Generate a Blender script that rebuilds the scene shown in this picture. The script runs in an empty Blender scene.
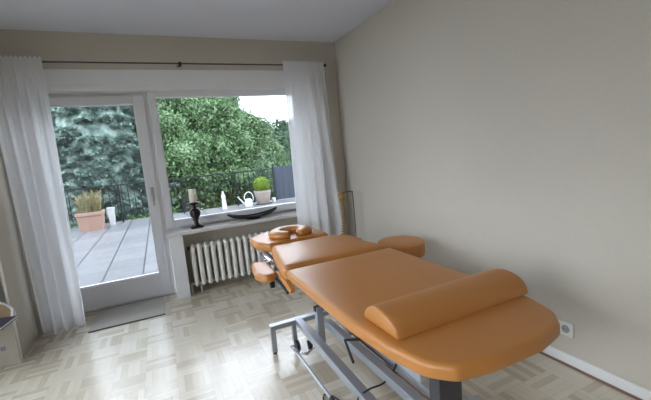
import bpy, bmesh, math, random
import numpy as np
from mathutils import Vector, Matrix
random.seed(7); np.random.seed(7)
S = bpy.context.scene
COL = S.collection
PI = math.pi

# ------------------------------------------------------------------ materials
def new_mat(name):
    m = bpy.data.materials.new(name); m.use_nodes = True
    nt = m.node_tree
    b = nt.nodes.get('Principled BSDF')
    return m, nt, b
def N(nt, t, **kw):
    n = nt.nodes.new(t)
    for k, v in kw.items(): setattr(n, k, v)
    return n
def mth(nt, op, a, b=None, c=None):
    n = nt.nodes.new('ShaderNodeMath'); n.operation = op
    for i, v in enumerate((a, b, c)):
        if v is None: continue
        if isinstance(v, (int, float)): n.inputs[i].default_value = v
        else: nt.links.new(v, n.inputs[i])
    return n.outputs[0]
def plain(name, col, rough=.5, metal=0, spec=.5, noise=0, nscale=20, bump=0, bscale=200, coat=0):
    m, nt, b = new_mat(name)
    b.inputs['Base Color'].default_value = (*col, 1)
    b.inputs['Roughness'].default_value = rough
    b.inputs['Metallic'].default_value = metal
    b.inputs['Specular IOR Level'].default_value = spec
    b.inputs['Coat Weight'].default_value = coat
    tc = N(nt, 'ShaderNodeTexCoord')
    nz = N(nt, 'ShaderNodeTexNoise'); nz.inputs['Scale'].default_value = nscale; nz.inputs['Detail'].default_value = 4
    nt.links.new(tc.outputs['Object'], nz.inputs['Vector'])
    mx = N(nt, 'ShaderNodeMix', data_type='RGBA')
    k = max(noise, .02)
    mx.inputs[6].default_value = (*[c*(1-k) for c in col], 1)
    mx.inputs[7].default_value = (*[min(1, c*(1+k)) for c in col], 1)
    nt.links.new(nz.outputs['Fac'], mx.inputs[0]); nt.links.new(mx.outputs[2], b.inputs['Base Color'])
    if bump:
        n2 = N(nt, 'ShaderNodeTexNoise'); n2.inputs['Scale'].default_value = bscale; n2.inputs['Detail'].default_value = 3
        nt.links.new(tc.outputs['Object'], n2.inputs['Vector'])
        bp = N(nt, 'ShaderNodeBump'); bp.inputs['Strength'].default_value = bump; bp.inputs['Distance'].default_value = .002
        nt.links.new(n2.outputs['Fac'], bp.inputs['Height']); nt.links.new(bp.outputs[0], b.inputs['Normal'])
    return m

M = {}
M['wall'] = plain('woodchip_wallpaper', (.61, .565, .49), .85, spec=.2, noise=.03, nscale=60, bump=.9, bscale=110)
M['ceiling'] = plain('ceiling_paint', (.74, .77, .86), .9, spec=.2, noise=.02)
M['white'] = plain('white_lacquer', (.84, .84, .84), .35, noise=.01)
M['frame'] = plain('white_window_frame', (.84, .84, .86), .35, noise=.01)
M['radiator'] = plain('radiator_enamel', (.88, .86, .80), .35, noise=.02)
M['sill'] = plain('sill_stone', (.74, .72, .70), .25, noise=.12, nscale=30)
M['vinyl'] = plain('tan_vinyl', (.55, .222, .048), .40, spec=.75, noise=.03, nscale=8, bump=.12, bscale=500)
M['steel'] = plain('silver_powder_coat', (.42, .45, .50), .32, metal=.55, noise=.03)
M['chrome'] = plain('chrome', (.75, .75, .78), .15, metal=1)
M['black'] = plain('black_plastic', (.015, .015, .017), .4)
M['rubber'] = plain('dark_grey_plastic', (.05, .05, .055), .5)
M['blackwood'] = plain('black_lacquered_wood', (.018, .012, .012), .3, noise=.3)
M['wax'] = plain('cream_wax', (.90, .84, .70), .5, noise=.05)
M['rod'] = plain('dark_metal_rod', (.10, .09, .085), .35, metal=.6)
M['mat'] = plain('grey_doormat', (.52, .50, .46), .95, spec=.1, noise=.2, nscale=150, bump=1, bscale=400)
M['matedge'] = plain('doormat_binding', (.10, .09, .085), .8)
M['terracotta'] = plain('terracotta', (.22, .135, .10), .8, noise=.12)
M['paleclay'] = plain('pale_clay', (.22, .18, .155), .8, noise=.1)
M['rail'] = plain('railing_paint', (.012, .014, .016), .6, spec=.15)
M['screen'] = plain('blue_grey_mesh', (.06, .072, .10), .8, noise=.15, nscale=90)
M['box'] = plain('printed_beige_board', (.60, .55, .46), .6, noise=.06)
M['boxin'] = plain('kraft_board', (.45, .31, .17), .8, noise=.05)
M['print'] = plain('grey_print', (.30, .31, .33), .6)
M['book'] = plain('navy_cover', (.035, .035, .085), .45)
M['paper'] = plain('page_paper', (.75, .73, .68), .8)
M['bone'] = plain('bone_resin', (.40, .25, .08), .5, noise=.2, nscale=80)
M['socket'] = plain('cream_plastic', (.78, .77, .70), .3)
M['socketin'] = plain('grey_socket_well', (.35, .36, .37), .4)
M['plasticwhite'] = plain('white_enamel', (.42, .42, .42), .3)
M['hem'] = plain('lampcase', (.8, .8, .8), .4)
M['bark'] = plain('bark', (.03, .025, .02), .9, noise=.4)
M['stem'] = plain('dry_stem', (.4, .34, .2), .8, noise=.2)
M['facade'] = plain('render_facade', (.6, .58, .54), .9)

def leafmat(name, c1, c2, c3, scale, rough=.55, trans=.25):
    m, nt, b = new_mat(name)
    tc = N(nt, 'ShaderNodeTexCoord')
    nz = N(nt, 'ShaderNodeTexNoise'); nz.inputs['Scale'].default_value = scale; nz.inputs['Detail'].default_value = 3
    nt.links.new(tc.outputs['Object'], nz.inputs['Vector'])
    cr = N(nt, 'ShaderNodeValToRGB')
    e = cr.color_ramp.elements
    e[0].position = .36; e[0].color = (*c1, 1); e[1].position = .64; e[1].color = (*c3, 1)
    e2 = e.new(.5); e2.color = (*c2, 1)
    nt.links.new(nz.outputs['Fac'], cr.inputs[0])
    nt.links.new(cr.outputs[0], b.inputs['Base Color'])
    b.inputs['Roughness'].default_value = rough
    b.inputs['Specular IOR Level'].default_value = .3
    tr = N(nt, 'ShaderNodeBsdfTranslucent'); nt.links.new(cr.outputs[0], tr.inputs[0])
    mx = N(nt, 'ShaderNodeMixShader'); mx.inputs[0].default_value = trans
    nt.links.new(b.outputs[0], mx.inputs[1]); nt.links.new(tr.outputs[0], mx.inputs[2])
    nt.links.new(mx.outputs[0], nt.nodes['Material Output'].inputs[0])
    return m
M['leaf'] = leafmat('broad_leaves', (.045, .095, .034), (.092, .160, .066), (.145, .225, .112), 2.5)
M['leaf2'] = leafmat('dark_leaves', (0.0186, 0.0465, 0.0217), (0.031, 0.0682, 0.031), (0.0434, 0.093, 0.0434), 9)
M['hedge'] = leafmat('hedge_leaves', (0.031, 0.0744, 0.0155), (0.0558, 0.1178, 0.0248), (0.0868, 0.1612, 0.0372), 7)
M['needles'] = leafmat('blue_spruce_needles', (.08, .125, .105), (.185, .262, .228), (.34, .425, .39), 4.0, trans=.1)
M['boxwood'] = leafmat('boxwood_leaves', (0.0744, 0.1364, 0.0074), (0.124, 0.2046, 0.0124), (0.1798, 0.2604, 0.0248), 20)
M['grass'] = leafmat('ornamental_grass', (0.124, 0.1364, 0.0496), (0.2046, 0.1798, 0.0868), (0.2604, 0.2232, 0.1364), 12)
M['lawn'] = leafmat('lawn', (0.0372, 0.0744, 0.0186), (0.0558, 0.1054, 0.0248), (0.0806, 0.1364, 0.0372), 2, trans=0)

def glass_mat():
    m, nt, b = new_mat('window_glass'); nt.nodes.remove(b)
    t = N(nt, 'ShaderNodeBsdfTransparent'); t.inputs[0].default_value = (.97, .985, .98, 1)
    g = N(nt, 'ShaderNodeBsdfGlossy'); g.inputs['Roughness'].default_value = 0.0
    lw = N(nt, 'ShaderNodeFresnel'); lw.inputs['IOR'].default_value = 1.45
    mx = N(nt, 'ShaderNodeMixShader')
    nt.links.new(lw.outputs[0], mx.inputs[0]); nt.links.new(t.outputs[0], mx.inputs[1]); nt.links.new(g.outputs[0], mx.inputs[2])
    nt.links.new(mx.outputs[0], nt.nodes['Material Output'].inputs[0])
    return m
M['glass'] = glass_mat()

def curtain_mat():
    m, nt, b = new_mat('sheer_white_fabric'); nt.nodes.remove(b)
    tc = N(nt, 'ShaderNodeTexCoord'); nz = N(nt, 'ShaderNodeTexNoise'); nz.inputs['Scale'].default_value = 40
    nt.links.new(tc.outputs['Object'], nz.inputs['Vector'])
    cr = N(nt, 'ShaderNodeMix', data_type='RGBA'); cr.inputs[6].default_value = (.92, .92, .94, 1); cr.inputs[7].default_value = (.96, .96, .97, 1)
    nt.links.new(nz.outputs['Fac'], cr.inputs[0])
    d = N(nt, 'ShaderNodeBsdfDiffuse'); t = N(nt, 'ShaderNodeBsdfTranslucent'); tr = N(nt, 'ShaderNodeBsdfTransparent')
    nt.links.new(cr.outputs[2], d.inputs[0]); nt.links.new(cr.outputs[2], t.inputs[0])
    m1 = N(nt, 'ShaderNodeMixShader'); m1.inputs[0].default_value = .5
    nt.links.new(d.outputs[0], m1.inputs[1]); nt.links.new(t.outputs[0], m1.inputs[2])
    m2 = N(nt, 'ShaderNodeMixShader'); m2.inputs[0].default_value = .10
    nt.links.new(m1.outputs[0], m2.inputs[1]); nt.links.new(tr.outputs[0], m2.inputs[2])
    nt.links.new(m2.outputs[0], nt.nodes['Material Output'].inputs[0])
    return m
M['curtain'] = curtain_mat()

def parquet():
    m, nt, b = new_mat('mosaic_parquet'); L = nt.links
    tc = N(nt, 'ShaderNodeTexCoord'); sp = N(nt, 'ShaderNodeSeparateXYZ'); L.new(tc.outputs['Object'], sp.inputs[0])
    s = .185; n = 5
    u = mth(nt, 'DIVIDE', mth(nt, 'ADD', sp.outputs[0], 10.05), s); v = mth(nt, 'DIVIDE', mth(nt, 'ADD', sp.outputs[1], 10.03), s)
    iu = mth(nt, 'FLOOR', u); iv = mth(nt, 'FLOOR', v)
    par = mth(nt, 'MODULO', mth(nt, 'ADD', iu, iv), 2.0)
    fu = mth(nt, 'FRACT', u); fv = mth(nt, 'FRACT', v)
    # strip coordinate
    a = mth(nt, 'MULTIPLY', fu, mth(nt, 'SUBTRACT', 1.0, par)); c = mth(nt, 'MULTIPLY', fv, par)
    st = mth(nt, 'MULTIPLY', mth(nt, 'ADD', a, c), float(n))
    ist = mth(nt, 'FLOOR', st); fst = mth(nt, 'FRACT', st)
    al = mth(nt, 'ADD', mth(nt, 'MULTIPLY', fv, mth(nt, 'SUBTRACT', 1.0, par)), mth(nt, 'MULTIPLY', fu, par))
    cv = N(nt, 'ShaderNodeCombineXYZ'); L.new(iu, cv.inputs[0]); L.new(iv, cv.inputs[1]); L.new(ist, cv.inputs[2])
    wn = N(nt, 'ShaderNodeTexWhiteNoise'); wn.noise_dimensions = '3D'; L.new(cv.outputs[0], wn.inputs['Vector'])
    cv2 = N(nt, 'ShaderNodeCombineXYZ'); L.new(iu, cv2.inputs[0]); L.new(iv, cv2.inputs[1])
    wn2 = N(nt, 'ShaderNodeTexWhiteNoise'); L.new(cv2.outputs[0], wn2.inputs['Vector'])
    val = mth(nt, 'ADD', mth(nt, 'MULTIPLY', wn.outputs[0], .6), mth(nt, 'MULTIPLY', wn2.outputs[0], .4))
    # grain along the strip
    g = N(nt, 'ShaderNodeCombineXYZ')
    L.new(mth(nt, 'MULTIPLY', st, 6.0), g.inputs[0]); L.new(mth(nt, 'MULTIPLY', al, 1.5), g.inputs[1]); L.new(mth(nt, 'ADD', iu, mth(nt, 'MULTIPLY', iv, 7.3)), g.inputs[2])
    nz = N(nt, 'ShaderNodeTexNoise'); nz.inputs['Scale'].default_value = 1.6; nz.inputs['Detail'].default_value = 3; L.new(g.outputs[0], nz.inputs['Vector'])
    val = mth(nt, 'ADD', mth(nt, 'MULTIPLY', val, .8), mth(nt, 'MULTIPLY', nz.outputs['Fac'], .2))
    cr = N(nt, 'ShaderNodeValToRGB'); e = cr.color_ramp.elements
    e[0].position = .12; e[0].color = (.53, .45, .335, 1); e[1].position = .88; e[1].color = (.74, .685, .58, 1)
    k = e.new(.5); k.color = (.65, .58, .455, 1)
    L.new(val, cr.inputs[0])
    # seams
    ed = mth(nt, 'MINIMUM', mth(nt, 'MINIMUM', fst, mth(nt, 'SUBTRACT', 1.0, fst)), mth(nt, 'MULTIPLY', mth(nt, 'MINIMUM', al, mth(nt, 'SUBTRACT', 1.0, al)), 5.0))
    seam = mth(nt, 'LESS_THAN', ed, .025)
    mx = N(nt, 'ShaderNodeMix', data_type='RGBA'); L.new(mth(nt, 'MULTIPLY', seam, .45), mx.inputs[0])
    L.new(cr.outputs[0], mx.inputs[6]); mx.inputs[7].default_value = (.2, .14, .08, 1)
    L.new(mx.outputs[2], b.inputs['Base Color'])
    L.new(mth(nt, 'ADD', .24, mth(nt, 'MULTIPLY', wn.outputs[0], .10)), b.inputs['Roughness'])
    b.inputs['Specular IOR Level'].default_value = .5
    b.inputs['Coat Weight'].default_value = .5; b.inputs['Coat Roughness'].default_value = .2
    return m
M['floor'] = parquet()

def deckmat():
    m, nt, b = new_mat('terrace_slabs'); L = nt.links
    tc = N(nt, 'ShaderNodeTexCoord'); sp = N(nt, 'ShaderNodeSeparateXYZ'); L.new(tc.outputs['Object'], sp.inputs[0])
    u = mth(nt, 'DIVIDE', mth(nt, 'ADD', sp.outputs[0], .345 + 9.1), .455)
    v = mth(nt, 'DIVIDE', sp.outputs[1], .455)
    fu = mth(nt, 'FRACT', mth(nt, 'ADD', u, .5)); fv = mth(nt, 'FRACT', v)
    du = mth(nt, 'ABSOLUTE', mth(nt, 'SUBTRACT', fu, .5)); dv = mth(nt, 'ABSOLUTE', mth(nt, 'SUBTRACT', fv, .5))
    gu = mth(nt, 'LESS_THAN', du, .024); gv = mth(nt, 'LESS_THAN', dv, .02)
    cv = N(nt, 'ShaderNodeCombineXYZ'); L.new(mth(nt, 'FLOOR', u), cv.inputs[0]); L.new(mth(nt, 'FLOOR', mth(nt, 'ADD', v, .5)), cv.inputs[1])
    wn = N(nt, 'ShaderNodeTexWhiteNoise'); L.new(cv.outputs[0], wn.inputs['Vector'])
    nz = N(nt, 'ShaderNodeTexNoise'); nz.inputs['Scale'].default_value = 5; nz.inputs['Detail'].default_value = 5; L.new(tc.outputs['Object'], nz.inputs['Vector'])
    val = mth(nt, 'ADD', mth(nt, 'MULTIPLY', wn.outputs[0], .5), mth(nt, 'MULTIPLY', nz.outputs['Fac'], .5))
    cr = N(nt, 'ShaderNodeValToRGB'); e = cr.color_ramp.elements
    e[0].position = .15; e[0].color = (.085, .087, .093, 1); e[1].position = .8; e[1].color = (.13, .132, .14, 1)
    L.new(val, cr.inputs[0])
    mx = N(nt, 'ShaderNodeMix', data_type='RGBA'); L.new(mth(nt, 'MINIMUM', 1.0, mth(nt, 'ADD', gu, mth(nt, 'MULTIPLY', gv, .7))), mx.inputs[0])
    L.new(cr.outputs[0], mx.inputs[6]); mx.inputs[7].default_value = (.018, .02, .024, 1)
    L.new(mx.outputs[2], b.inputs['Base Color']); b.inputs['Roughness'].default_value = .4
    return m
M['deck'] = deckmat()

# ------------------------------------------------------------------ mesh helpers
def link(name, bm, mat, parent=None, smooth=False, angle=40):
    me = bpy.data.meshes.new(name)
    bmesh.ops.recalc_face_normals(bm, faces=bm.faces)
    bm.to_mesh(me); bm.free()
    for mm in (mat if isinstance(mat, (list, tuple)) else [mat]): me.materials.append(mm)
    if smooth:
        me.polygons.foreach_set('use_smooth', [True]*len(me.polygons))
        me.set_sharp_from_angle(angle=math.radians(angle))
    o = bpy.data.objects.new(name, me); COL.objects.link(o)
    if parent: o.parent = parent
    return o
def empty(name, loc=(0, 0, 0), rz=0):
    o = bpy.data.objects.new(name, None); COL.objects.link(o); o.location = loc; o.rotation_euler = (0, 0, rz)
    o.empty_display_size = .05
    return o
def tag(o, label, cat, group=None, kind=None):
    o['label'] = label; o['category'] = cat
    if group: o['group'] = group
    if kind: o['kind'] = kind
    return o
def struct(o):
    o['kind'] = 'structure'; return o
def box(bm, x0, y0, z0, x1, y1, z1, bev=0):
    r = bmesh.ops.create_cube(bm, size=1)
    vs = r['verts']
    bmesh.ops.scale(bm, vec=(abs(x1-x0), abs(y1-y0), abs(z1-z0)), verts=vs)
    bmesh.ops.translate(bm, vec=((x0+x1)/2, (y0+y1)/2, (z0+z1)/2), verts=vs)
    if bev:
        es = list({e for v in vs for e in v.link_edges})
        bmesh.ops.bevel(bm, geom=es, offset=bev, segments=2, affect='EDGES', profile=.5)
    return bm
def B(*a, bev=0):
    bm = bmesh.new(); return box(bm, *a, bev=bev)
def bar(bm, p, q, w, h, bev=.004, up=(0, 0, 1)):
    """rectangular bar from p to q, width w (sideways) and height h"""
    p = Vector(p); q = Vector(q); d = (q-p); L = d.length; d.normalize()
    u = Vector(up); s = d.cross(u).normalized(); u = s.cross(d).normalized()
    t = bmesh.new(); box(t, -w/2, 0, -h/2, w/2, L, h/2, bev=bev)
    m = Matrix((( s.x, d.x, u.x, p.x), (s.y, d.y, u.y, p.y), (s.z, d.z, u.z, p.z), (0, 0, 0, 1)))
    bmesh.ops.transform(t, matrix=m, verts=t.verts)
    me = bpy.data.meshes.new('t'); t.to_mesh(me); t.free(); bm.from_mesh(me); bpy.data.meshes.remove(me)
    return bm
def tube(bm, pts, r, seg=8, cap=True):
    pts = [Vector(p) for p in pts]; rings = []
    n = len(pts); prev = None
    for i, p in enumerate(pts):
        d = (pts[min(i+1, n-1)] - pts[max(i-1, 0)]).normalized()
        ref = prev if prev is not None else (Vector((0, 0, 1)) if abs(d.z) < .9 else Vector((1, 0, 0)))
        a = d.cross(ref).normalized(); b_ = a.cross(d).normalized(); prev = b_
        rr = r[i] if isinstance(r, (list, tuple)) else r
        rings.append([bm.verts.new(p + rr*(math.cos(2*PI*k/seg)*a + math.sin(2*PI*k/seg)*b_)) for k in range(seg)])
    for i in range(n-1):
        for k in range(seg):
            bm.faces.new((rings[i][k], rings[i][(k+1) % seg], rings[i+1][(k+1) % seg], rings[i+1][k]))
    if cap:
        bm.faces.new(rings[0][::-1]); bm.faces.new(rings[-1])
    return bm
def lathe(bm, prof, c=(0, 0, 0), seg=32):
    rings = []
    for r, z in prof:
        rings.append([bm.verts.new((c[0]+max(r, 1e-4)*math.cos(2*PI*k/seg), c[1]+max(r, 1e-4)*math.sin(2*PI*k/seg), c[2]+z)) for k in range(seg)])
    for i in range(len(rings)-1):
        for k in range(seg):
            bm.faces.new((rings[i][k], rings[i][(k+1) % seg], rings[i+1][(k+1) % seg], rings[i+1][k]))
    bm.faces.new(rings[0][::-1]); bm.faces.new(rings[-1])
    return bm
def fillet(poly, rads, seg=6):
    out = []; n = len(poly)
    for i, (p, r) in enumerate(zip(poly, rads)):
        p = Vector(p); a = Vector(poly[i-1])-p; b_ = Vector(poly[(i+1) % n])-p
        la, lb = a.length, b_.length; a.normalize(); b_.normalize()
        ang = a.angle(b_); t = min(r/math.tan(ang/2), la*.49, lb*.49)
        p0 = p+a*t; p1 = p+b_*t
        for k in range(seg+1):
            s = k/seg
            out.append(((1-s)**2*p0 + 2*s*(1-s)*p + s*s*p1))
    return out
def pad(bm, poly, z0, z1, r=.02, crown=.004, zf=None, rb=None):
    """upholstered cushion: outline (list of 2D), rounded rim, slightly crowned top. zf(x,y) adds height"""
    n = len(poly); P2 = [Vector((p[0], p[1])) for p in poly]
    ar = sum(P2[i].x*P2[(i+1) % n].y - P2[(i+1) % n].x*P2[i].y for i in range(n))
    if ar < 0: P2 = P2[::-1]
    nr = []
    for i in range(n):
        k = 1
        d = (P2[(i+1) % n]-P2[i-1])
        d.normalize(); nr.append(Vector((-d.y, d.x)))
    cen = sum(P2, Vector((0, 0)))/n
    rb = rb or r*.7
    prof = []
    for k in range(5): a = PI/2*k/4; prof.append((rb*(1-math.sin(a)), z0+rb*(1-math.cos(a))))
    for k in range(6): a = PI/2*k/5; prof.append((r*(1-math.cos(a)), z1-r*(1-math.sin(a))))
    rings = []
    for ins, z in prof:
        rings.append([(P2[i]+nr[i]*ins, z) for i in range(n)])
    base = [P2[i]+nr[i]*r for i in range(n)]
    for f in (.85, .6, .3):
        rings.append([(cen+(base[i]-cen)*f, z1+crown*(1-f*f)) for i in range(n)])
    bmr = []
    for ring in rings:
        bmr.append([bm.verts.new((p.x, p.y, z+(zf(p.x, p.y) if zf else 0))) for p, z in ring])
    for a, b_ in zip(bmr[:-1], bmr[1:]):
        for k in range(n): bm.faces.new((a[k], a[(k+1) % n], b_[(k+1) % n], b_[k]))
    bm.faces.new(bmr[0][::-1]); bm.faces.new(bmr[-1])
    return bm
def quads_mesh(name, V, nv, mat, parent=None):
    """V: (n*nv,3) array, faces of nv vertices each"""
    n = len(V)//nv
    me = bpy.data.meshes.new(name)
    me.vertices.add(len(V)); me.vertices.foreach_set('co', V.astype(np.float32).ravel())
    me.loops.add(len(V)); me.loops.foreach_set('vertex_index', np.arange(len(V), dtype=np.int32))
    me.polygons.add(n); me.polygons.foreach_set('loop_start', np.arange(0, len(V), nv, dtype=np.int32))
    me.update(calc_edges=True); me.materials.append(mat)
    o = bpy.data.objects.new(name, me); COL.objects.link(o)
    if parent: o.parent = parent
    return o

# ------------------------------------------------------------------ ROOM
XR, YW, ZC = 1.938, 3.735, 2.475
XL, YB = -1.75, -2.6
YO = 4.22          # outer face of the window wall
RX0, RX1 = -1.06, 1.62   # recess
LZ = 2.04; YF = 3.995
struct(link('floor', B(XL-.1, YB-.1, -.1, XR+.1, 4.02, 0), M['floor']))
struct(link('ceiling', B(XL-.1, YB-.1, ZC, XR+.1, YO, ZC+.1), M['ceiling']))
struct(link('wall_right', B(XR, YB-.1, 0, XR+.12, YO, ZC), M['wall']))
SY0, SY1, SZ0, SZ1 = -.85, 1.55, .72, 2.28
w = bmesh.new(); ADDED_WINS = ((-.75, .25, .95, 2.1), (1.45, 3.05, .08, 2.2))  # two unseen windows added in the left wall to light the room
yy = YB-.1
for a, b_, z0_, z1_ in ADDED_WINS:
    box(w, XL-.2, yy, 0, XL, a, ZC); box(w, XL-.2, a, 0, XL, b_, z0_); box(w, XL-.2, a, z1_, XL, b_, ZC); yy = b_
box(w, XL-.2, yy, 0, XL, YO, ZC)
struct(link('wall_left', w, M['wall']))
for wi, (y0_, y1_, SZ0, SZ1) in enumerate(ADDED_WINS):
    w = bmesh.new(); ym = (y0_+y1_)/2
    fr_ = [(y0_, SZ0, y0_+.07, SZ1), (y1_-.07, SZ0, y1_, SZ1), (y0_+.07, SZ0, y1_-.07, SZ0+.07), (y0_+.07, SZ1-.07, y1_-.07, SZ1)]
    fr_.append((ym-.03, SZ0, ym+.03, SZ1))
    for a in fr_: box(w, XL-.14, a[0], a[1], XL-.08, a[2], a[3])
    o = struct(link('window_%d' % (wi+2), w, M['frame']))
    link('glass_pane', B(XL-.112, y0_+.07, SZ0+.07, XL-.108, y1_-.07, SZ1-.07), M['glass'], o)
struct(link('wall_partition', B(-1.115, 3.3, 0, -1.097, YW, ZC, bev=.002), M['wall']))
w = bmesh.new()
box(w, XL, YW, 0, RX0, YO, ZC); box(w, RX1, YW, 0, XR, YO, ZC); box(w, RX0, YW, LZ, RX1, YO, ZC)
box(w, .135, 3.99, 0, RX1, YO, .60)        # thin wall behind radiator
struct(link('wall_window', w, M['wall']))
struct(link('trim_1', B(-1.04, YW-.012, LZ, 1.6, YW, 2.175, bev=.003), M['white']))    # shutter box cover strip
struct(link('trim_2', B(.01, 3.80, 0, .135, 4.0, .63, bev=.004), M['white']))          # pier beside the radiator niche
struct(link('wall_back', B(XL-.2, YB-.12, 0, XR+.12, YB, ZC), M['wall']))
# skirting
bb = bmesh.new(); box(bb, XR-.016, YB, .012, XR, YW, .07, bev=.003)
struct(link('baseboard_right', bb, M['white']))
struct(link('trim_3', B(XR-.022, YB, 0, XR, YW, .012), plain('red_brown_strip', (.24, .14, .10), .5)))
struct(link('baseboard_left', B(XL, YB, 0, XL+.016, 1.42, .07, bev=.003), M['white']))

struct(link('trim_6', B(-1.04, YW-.016, LZ-.042, 1.6, YW+.004, LZ, bev=.004), M['white']))
struct(link('trim_5', B(RX0, YW+.004, LZ-.012, RX1, YF+.02, LZ, bev=.002), M['white']))
# door (left) ---------------------------------------------------------------
YF = 3.995
def ringframe(bm, x0, z0, x1, z1, wl, wr, wb, wt, y0, y1, bev=.004):
    box(bm, x0, y0, z0, x0+wl, y1, z1, bev=bev); box(bm, x1-wr, y0, z0, x1, y1, z1, bev=bev)
    box(bm, x0+wl, y0, z0, x1-wr, y1, z0+wb, bev=bev); box(bm, x0+wl, y0, z1-wt, x1-wr, y1, z1, bev=bev)
d = bmesh.new()
ringframe(d, RX0, 0, .01, LZ, .06, .05, .03, .05, YF+.02, YF+.09)
door = struct(link('door_1', d, M['frame']))
s = bmesh.new()
ringframe(s, RX0+.05, .025, -.03, LZ-.04, .10, .09, .22, .075, YF-.005, YF+.065)
box(s, RX0+.16, YF-.010, .225, -.13, YF, .24, bev=.002)
link('sash', s, M['frame'], door)
s = bmesh.new()
ringframe(s, RX0+.148, .243, -.118, LZ-.113, .01, .01, .01, .01, YF+.01, YF+.05, bev=.001)
link('glazing_bead', s, M['white'], door)
link('glass_pane', B(RX0+.15, YF+.027, .245, -.12, YF+.031, LZ-.115), M['glass'], door)
h = bmesh.new(); box(h, -.087, YF-.016, .98, -.062, YF-.004, 1.12, bev=.003)
tube(h, [(-.075, YF-.01, 1.05), (-.075, YF-.05, 1.05)], .009); tube(h, [(-.075, YF-.05, 1.06), (-.075, YF-.053, .94)], .009)
link('door_handle', h, M['plasticwhite'], door, smooth=True)
# window (right) --------------------------------------------------------------
s = bmesh.new()
ringframe(s, .01, .675, RX1, LZ, .05, .05, .055, .05, YF+.02, YF+.09)
ringframe(s, .012, .69, RX1-.03, LZ-.002, .062, .08, .062, .055, YF, YF+.07)
win = struct(link('window_1', s, M['frame']))
link('glass_pane', B(.074, YF+.027, .752, RX1-.11, YF+.031, LZ-.057), M['glass'], win)
s = bmesh.new()
ringframe(s, .0735, .7515, RX1-.1095, LZ-.0565, .009, .009, .009, .009, YF+.01, YF+.05, bev=.001)
link('glazing_bead', s, M['white'], win)
# exterior sill strip
struct(link('trim_4', B(.0, YF+.09, .64, RX1, YO+.05, .69, bev=.004), M['sill']))
# inner sill: continuous slab
tag(link('window_sill', B(-.012, 3.775, .632, RX1, YF, .668, bev=.005), M['sill']), 'pale grey stone window sill over the ribbed radiator', 'sill')
bpy.data.objects['window_sill']['kind'] = 'structure'

# ------------------------------------------------------------------ radiator
rad = tag(empty('radiator', (.19, 3.895, 0)), 'cream ribbed column radiator in the niche below the window sill', 'radiator')
rn = 17; pitch = .0665
for i in range(rn):
    c = bmesh.new(); x = i*pitch+.02
    for yy in (-.042, .042):
        tube(c, [(0, yy, .10), (0, yy, .47)], .022, 12)
    for zz, rr in ((.095, .024), (.475, .024)):
        t = bmesh.new(); bmesh.ops.create_uvsphere(t, u_segments=12, v_segments=8, radius=1)
        bmesh.ops.scale(t, vec=(.0245, .066, .030), verts=t.verts); bmesh.ops.translate(t, vec=(0, 0, zz), verts=t.verts)
        me = bpy.data.meshes.new('t'); t.to_mesh(me); t.free(); c.from_mesh(me); bpy.data.meshes.remove(me)
    tube(c, [(-.032, 0, .10), (.032, 0, .10)], .018, 8); tube(c, [(-.032, 0, .47), (.032, 0, .47)], .018, 8)
    if i == 0:
        o = link('radiator_column', c, M['radiator'], rad, smooth=True, angle=60); first = o.data
        o.location = (x, 0, 0)
    else:
        c.free(); o = bpy.data.objects.new('radiator_column', first); COL.objects.link(o); o.parent = rad; o.location = (x, 0, 0)
f = bmesh.new()
f.free()
for xx in (.06, 1.02):
    link('foot', B(xx-.008, -.02, .0, xx+.008, .02, .09), M['radiator'], rad)
v = bmesh.new(); tube(v, [(0, 0, .10), (-.03, 0, .10), (-.03, 0, 0)], .011, 8)
link('pipe', v, M['radiator'], rad, smooth=True)
v = bmesh.new(); tube(v, [(-.0, 0, .47), (-.028, 0, .47)], .02, 10)
link('end_plug', v, M['rubber'], rad, smooth=True)

# ------------------------------------------------------------------ curtains + rod
rod = tag(empty('curtain_rod', (0, 3.62, 2.205)), 'thin dark metal curtain rod above the window and door', 'curtain rod')
r_ = bmesh.new(); tube(r_, [(-1.09, 0, 0), (1.74, 0, 0)], .0065, 10); link('pole', r_, M['rod'], rod, smooth=True)
r_ = bmesh.new(); lathe(r_, [(.0, -.02), (.012, -.014), (.016, 0), (.012, .014), (0, .02)], seg=12)
bmesh.ops.rotate(r_, matrix=Matrix.Rotation(PI/2, 3, 'Y'), verts=r_.verts); bmesh.ops.translate(r_, vec=(1.745, 0, 0), verts=r_.verts)
link('finial', r_, M['black'], rod, smooth=True)
for bx in (.312, 1.70):
    r_ = bmesh.new(); tube(r_, [(bx, 0, 0), (bx, .115, 0)], .006, 8); box(r_, bx-.012, -.012, -.02, bx+.012, .012, .014, bev=.003)
    lathe(r_, [(.022, 0), (.022, .006)], seg=14, c=(bx, .105, 0))
    link('bracket', r_, M['black'], rod)

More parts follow.
